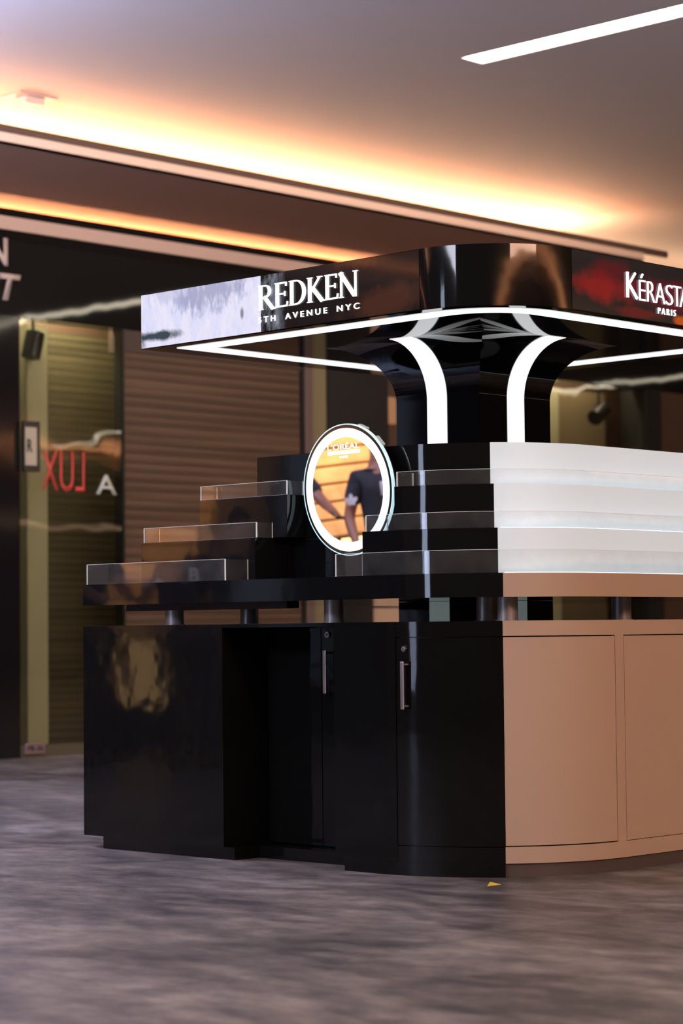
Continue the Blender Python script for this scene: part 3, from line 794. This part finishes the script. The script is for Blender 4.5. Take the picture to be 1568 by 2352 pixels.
obj('printed_logo', on_mirror(text_bm('PARIS', .02), -.035, .016, .140+LO, .150+LO), mk, t)

# ---- scrap on the floor
bm = bmesh.new()
vs = [bm.verts.new(p) for p in ((-1.19, -1.055, .001), (-1.135, -1.075, .004), (-1.15, -1.035, .012))]
bm.faces.new(vs); ex = bmesh.ops.extrude_face_region(bm, geom=list(bm.faces)); bmesh.ops.translate(bm, vec=(0, 0, .0015), verts=[g for g in ex['geom'] if isinstance(g, bmesh.types.BMVert)])
o = obj('paper_scrap', bm, mat('yellow_paper', (.65, .45, .04), .6)); tag(o, 'tiny yellow paper scrap on the floor before the kiosk corner', 'paper')

# ================================================================== PEOPLE (seen in the mirror)
SKIN = mat('brown_skin', (.26, .11, .07), .5, vary=.1)
TEE = mat('black_cotton', (.012, .013, .018), .85, vary=.2)
JEAN = mat('dark_denim', (.02, .022, .03), .8, vary=.2)
HAIR = mat('black_hair', (.01, .008, .008), .6, bump=.003, bscale=80)
def skin(name, pts, edges, m, parent, lvl=2):
    me = bpy.data.meshes.new(name); me.from_pydata([p[:3] for p in pts], edges, []); me.materials.append(m)
    o = bpy.data.objects.new(name, me); C.objects.link(o)
    o.modifiers.new('Skin', 'SKIN'); s = o.modifiers.new('Sub', 'SUBSURF'); s.levels = lvl; s.render_levels = lvl
    for i, p in enumerate(pts):
        r = p[3]; me.skin_vertices[0].data[i].radius = r if isinstance(r, tuple) else (r, r)
        me.skin_vertices[0].data[i].use_root = (i == 0)
    dg = bpy.context.evaluated_depsgraph_get(); me2 = bpy.data.meshes.new_from_object(o.evaluated_get(dg))
    bpy.data.objects.remove(o)
    for p in me2.polygons: p.use_smooth = True
    o = bpy.data.objects.new(name, me2); C.objects.link(o)
    if parent: o.parent = parent
    return o
def person(label, loc, rz, armL, armR, h=1.0, trefoil=False, back_print=False):
    # local frame: facing +Y, x to the person's right is +x
    t = thing('person', label, 'person', loc); t.rotation_euler = (0, 0, rz)
    P = [(0, 0, .96, (.15, .11)), (0, .005, 1.10, (.135, .10)), (0, .01, 1.28, (.165, .115)), (0, 0, 1.42, (.13, .09)), (0, .0, 1.50, .058), (0, .02, 1.58, .058),
         (0, .03, 1.68, (.075, .095)), (0, .025, 1.745, (.062, .075))]
    E_ = [(i, i+1) for i in range(7)]
    for sgn in (-1, 1):
        b = len(P)
        P += [(sgn*.10, 0, .88, .085), (sgn*.11, .01, .50, .06), (sgn*.12, -.01, .28, .055), (sgn*.12, -.02, .09, .038), (sgn*.13, .12, .04, (.04, .03))]
        E_ += [(0, b), (b, b+1), (b+1, b+2), (b+2, b+3), (b+3, b+4)]
    for sgn, arm in ((-1, armL), (1, armR)):
        b = len(P); sh = (sgn*.17, 0, 1.42, .055); el, wr = arm
        hd = (Vector(wr)-Vector(el)).normalized()
        palm = Vector(wr)+hd*.07
        P += [sh, (*el, .043), (*wr, .028), (*palm, (.036, .018))]
        E_ += [(3, b), (b, b+1), (b+1, b+2), (b+2, b+3)]
        side = hd.cross(Vector((0, 1, 0))); side = (side if side.length > .2 else hd.cross(Vector((1, 0, 0)))).normalized()
        curl = side.cross(hd).normalized()
        for k, (o_, ln_) in enumerate(((-.030, .060), (-.010, .075), (.010, .070), (.028, .055))):
            q = len(P); a = palm+side*o_+hd*.02
            P += [(*a, .010), (*(a+hd*ln_*.5+curl*.008), .009), (*(a+hd*ln_*.9+curl*.028), .008)]
            E_ += [(b+3, q), (q, q+1), (q+1, q+2)]
        q = len(P); a = Vector(wr)+hd*.035-side*.035
        P += [(*a, .011), (*(a+hd*.03-side*.018+curl*.012), .009)]
        E_ += [(b+3, q), (q, q+1)]
    body = skin('body', P, E_, SKIN, t)
    # shirt with short sleeves, trousers, shoes, hair
    Q = [(0, 0, .93, (.172, .13)), (0, .005, 1.10, (.160, .125)), (0, .01, 1.28, (.188, .138)), (0, 0, 1.42, (.155, .112)), (0, .005, 1.475, (.085, .07))]
    E2 = [(0, 1), (1, 2), (2, 3), (3, 4)]
    for sgn, arm in ((-1, armL), (1, armR)):
        b = len(Q); S_ = Vector((sgn*.17, 0, 1.42)); el = Vector(arm[0]); mid = S_.lerp(el, .72)
        Q += [(*S_, .076), (*mid, .068)]; E2 += [(3, b), (b, b+1)]
    skin('t_shirt', Q, E2, TEE, t)
    Q = [(0, 0, .96, (.165, .125))]; E2 = []
    for sgn in (-1, 1):
        b = len(Q); Q += [(sgn*.10, 0, .86, .102), (sgn*.11, .01, .50, .082), (sgn*.12, -.01, .28, .078), (sgn*.12, -.02, .10, .07)]
        E2 += [(0, b), (b, b+1), (b+1, b+2), (b+2, b+3)]
    skin('trousers', Q, E2, JEAN, t)
    for sgn in (-1, 1):
        skin('shoe', [(sgn*.12, -.05, .045, .045), (sgn*.125, .06, .045, (.05, .042)), (sgn*.13, .17, .035, (.046, .03))], [(0, 1), (1, 2)], BLACKF, t)
    bm = bmesh.new(); bmesh.ops.create_uvsphere(bm, u_segments=24, v_segments=16, radius=1)
    for v in bm.verts: v.co = Vector((v.co.x*.088, v.co.y*.108+.012, v.co.z*.098+1.725))
    bmesh.ops.delete(bm, geom=[v for v in bm.verts if v.co.y > .075 and v.co.z < 1.755 or v.co.z < 1.645], context='VERTS')
    o = obj('hair', bm, HAIR, None, smooth=True); o.parent = t
    for sgn in (-1, 1):
        bm = bmesh.new(); bmesh.ops.create_uvsphere(bm, u_segments=12, v_segments=8, radius=1)
        for v in bm.verts: v.co = Vector((v.co.x*.012+sgn*.083, v.co.y*.018+.025, v.co.z*.032+1.69))
        o = obj('ear', bm, SKIN, None, smooth=True); o.parent = t
        bm = bmesh.new(); bmesh.ops.create_uvsphere(bm, u_segments=12, v_segments=8, radius=.013, matrix=Matrix.Translation((sgn*.032, .108, 1.70)))
        o = obj('eye', bm, mat('eye_white', (.7, .68, .65), .2), None, smooth=True); o.parent = t
    bm = bmesh.new(); cyl(bm, (0, .115, 1.70), (0, .142, 1.665), .010, 12, .017)
    o = obj('nose', bm, SKIN, None, smooth=True); o.parent = t
    bm = bmesh.new(); bmesh.ops.create_uvsphere(bm, u_segments=12, v_segments=8, radius=1)
    for v in bm.verts: v.co = Vector((v.co.x*.026, v.co.y*.012+.113, v.co.z*.009+1.635))
    o = obj('mouth', bm, mat('lips', (.25, .07, .06), .5), None, smooth=True); o.parent = t
    return t
PB_ = person('person in a black T-shirt with white emblems, arm hanging, seen in the round mirror', (-5.30, 5.28, 0), R(200),
             ((-.26, -.02, 1.14), (-.25, .10, .90)), ((.25, -.02, 1.14), (.25, .08, .90)))
PA_ = person('person in a black T-shirt reaching one arm forward, left in the round mirror', (-4.98, 5.98, 0), R(190),
             ((-.22, .16, 1.27), (-.16, .42, 1.20)), ((.20, .16, 1.27), (.16, .42, 1.18)))

EMB = mat('white_print', (.75, .75, .8), .6)
bm = bmesh.new()
fr = Vector((.65, -.76, 0)); rg = Vector((-.76, -.65, 0))
def leaf(ang, L_, W_):
    pts = []
    for i in range(12):
        a = 2*pi*i/12; x = W_*sin(a); y = L_*.55+L_*.5*cos(a)
        pts.append((x*cos(ang)-y*sin(ang), x*sin(ang)+y*cos(ang)))
    quad_n(pts)
def quad_n(pts):
    bm.faces.new([bm.verts.new((p[0], p[1], 0)) for p in pts])
leaf(0, .06, .016); leaf(R(52), .055, .016); leaf(R(-52), .055, .016)
quad_n([(-.03, -.012), (.03, -.012), (.026, .004), (-.026, .004)])
o = obj('sleeve_emblem', fit(bm, Vector((-5.084, 5.36, 1.235))+fr*.078-rg*.045, rg, (0, 0, 1), .09, .08, .004), EMB, PB_); o['label'] = 'white three-leaf sleeve emblem'
bm = text_bm('B', .03)
o = obj('shirt_print', fit(bm, Vector((-5.30, 5.28, 1.28))+fr*.15+rg*.0, rg, (0, 0, 1), .07, .10, .004), EMB, PB_); o['label'] = 'white print on the shirt'
for kinds, grp in ((('base_cabinet',), 'base cabinets of the kiosk'), (('acrylic_tray',), 'clear acrylic trays on the display steps'),
                   (('display_step',), 'black display steps'), (('light_box_step',), 'glowing white display steps'), (('ledge_fill_line',), 'added led lines on the ledges'),
                   (('person',), 'people seen in the mirror'), (('track_spotlight',), 'spotlights in the shop windows')):
    for o in list(C.objects):
        if o.parent is None and o.name.split('.')[0] in kinds: o['group'] = grp
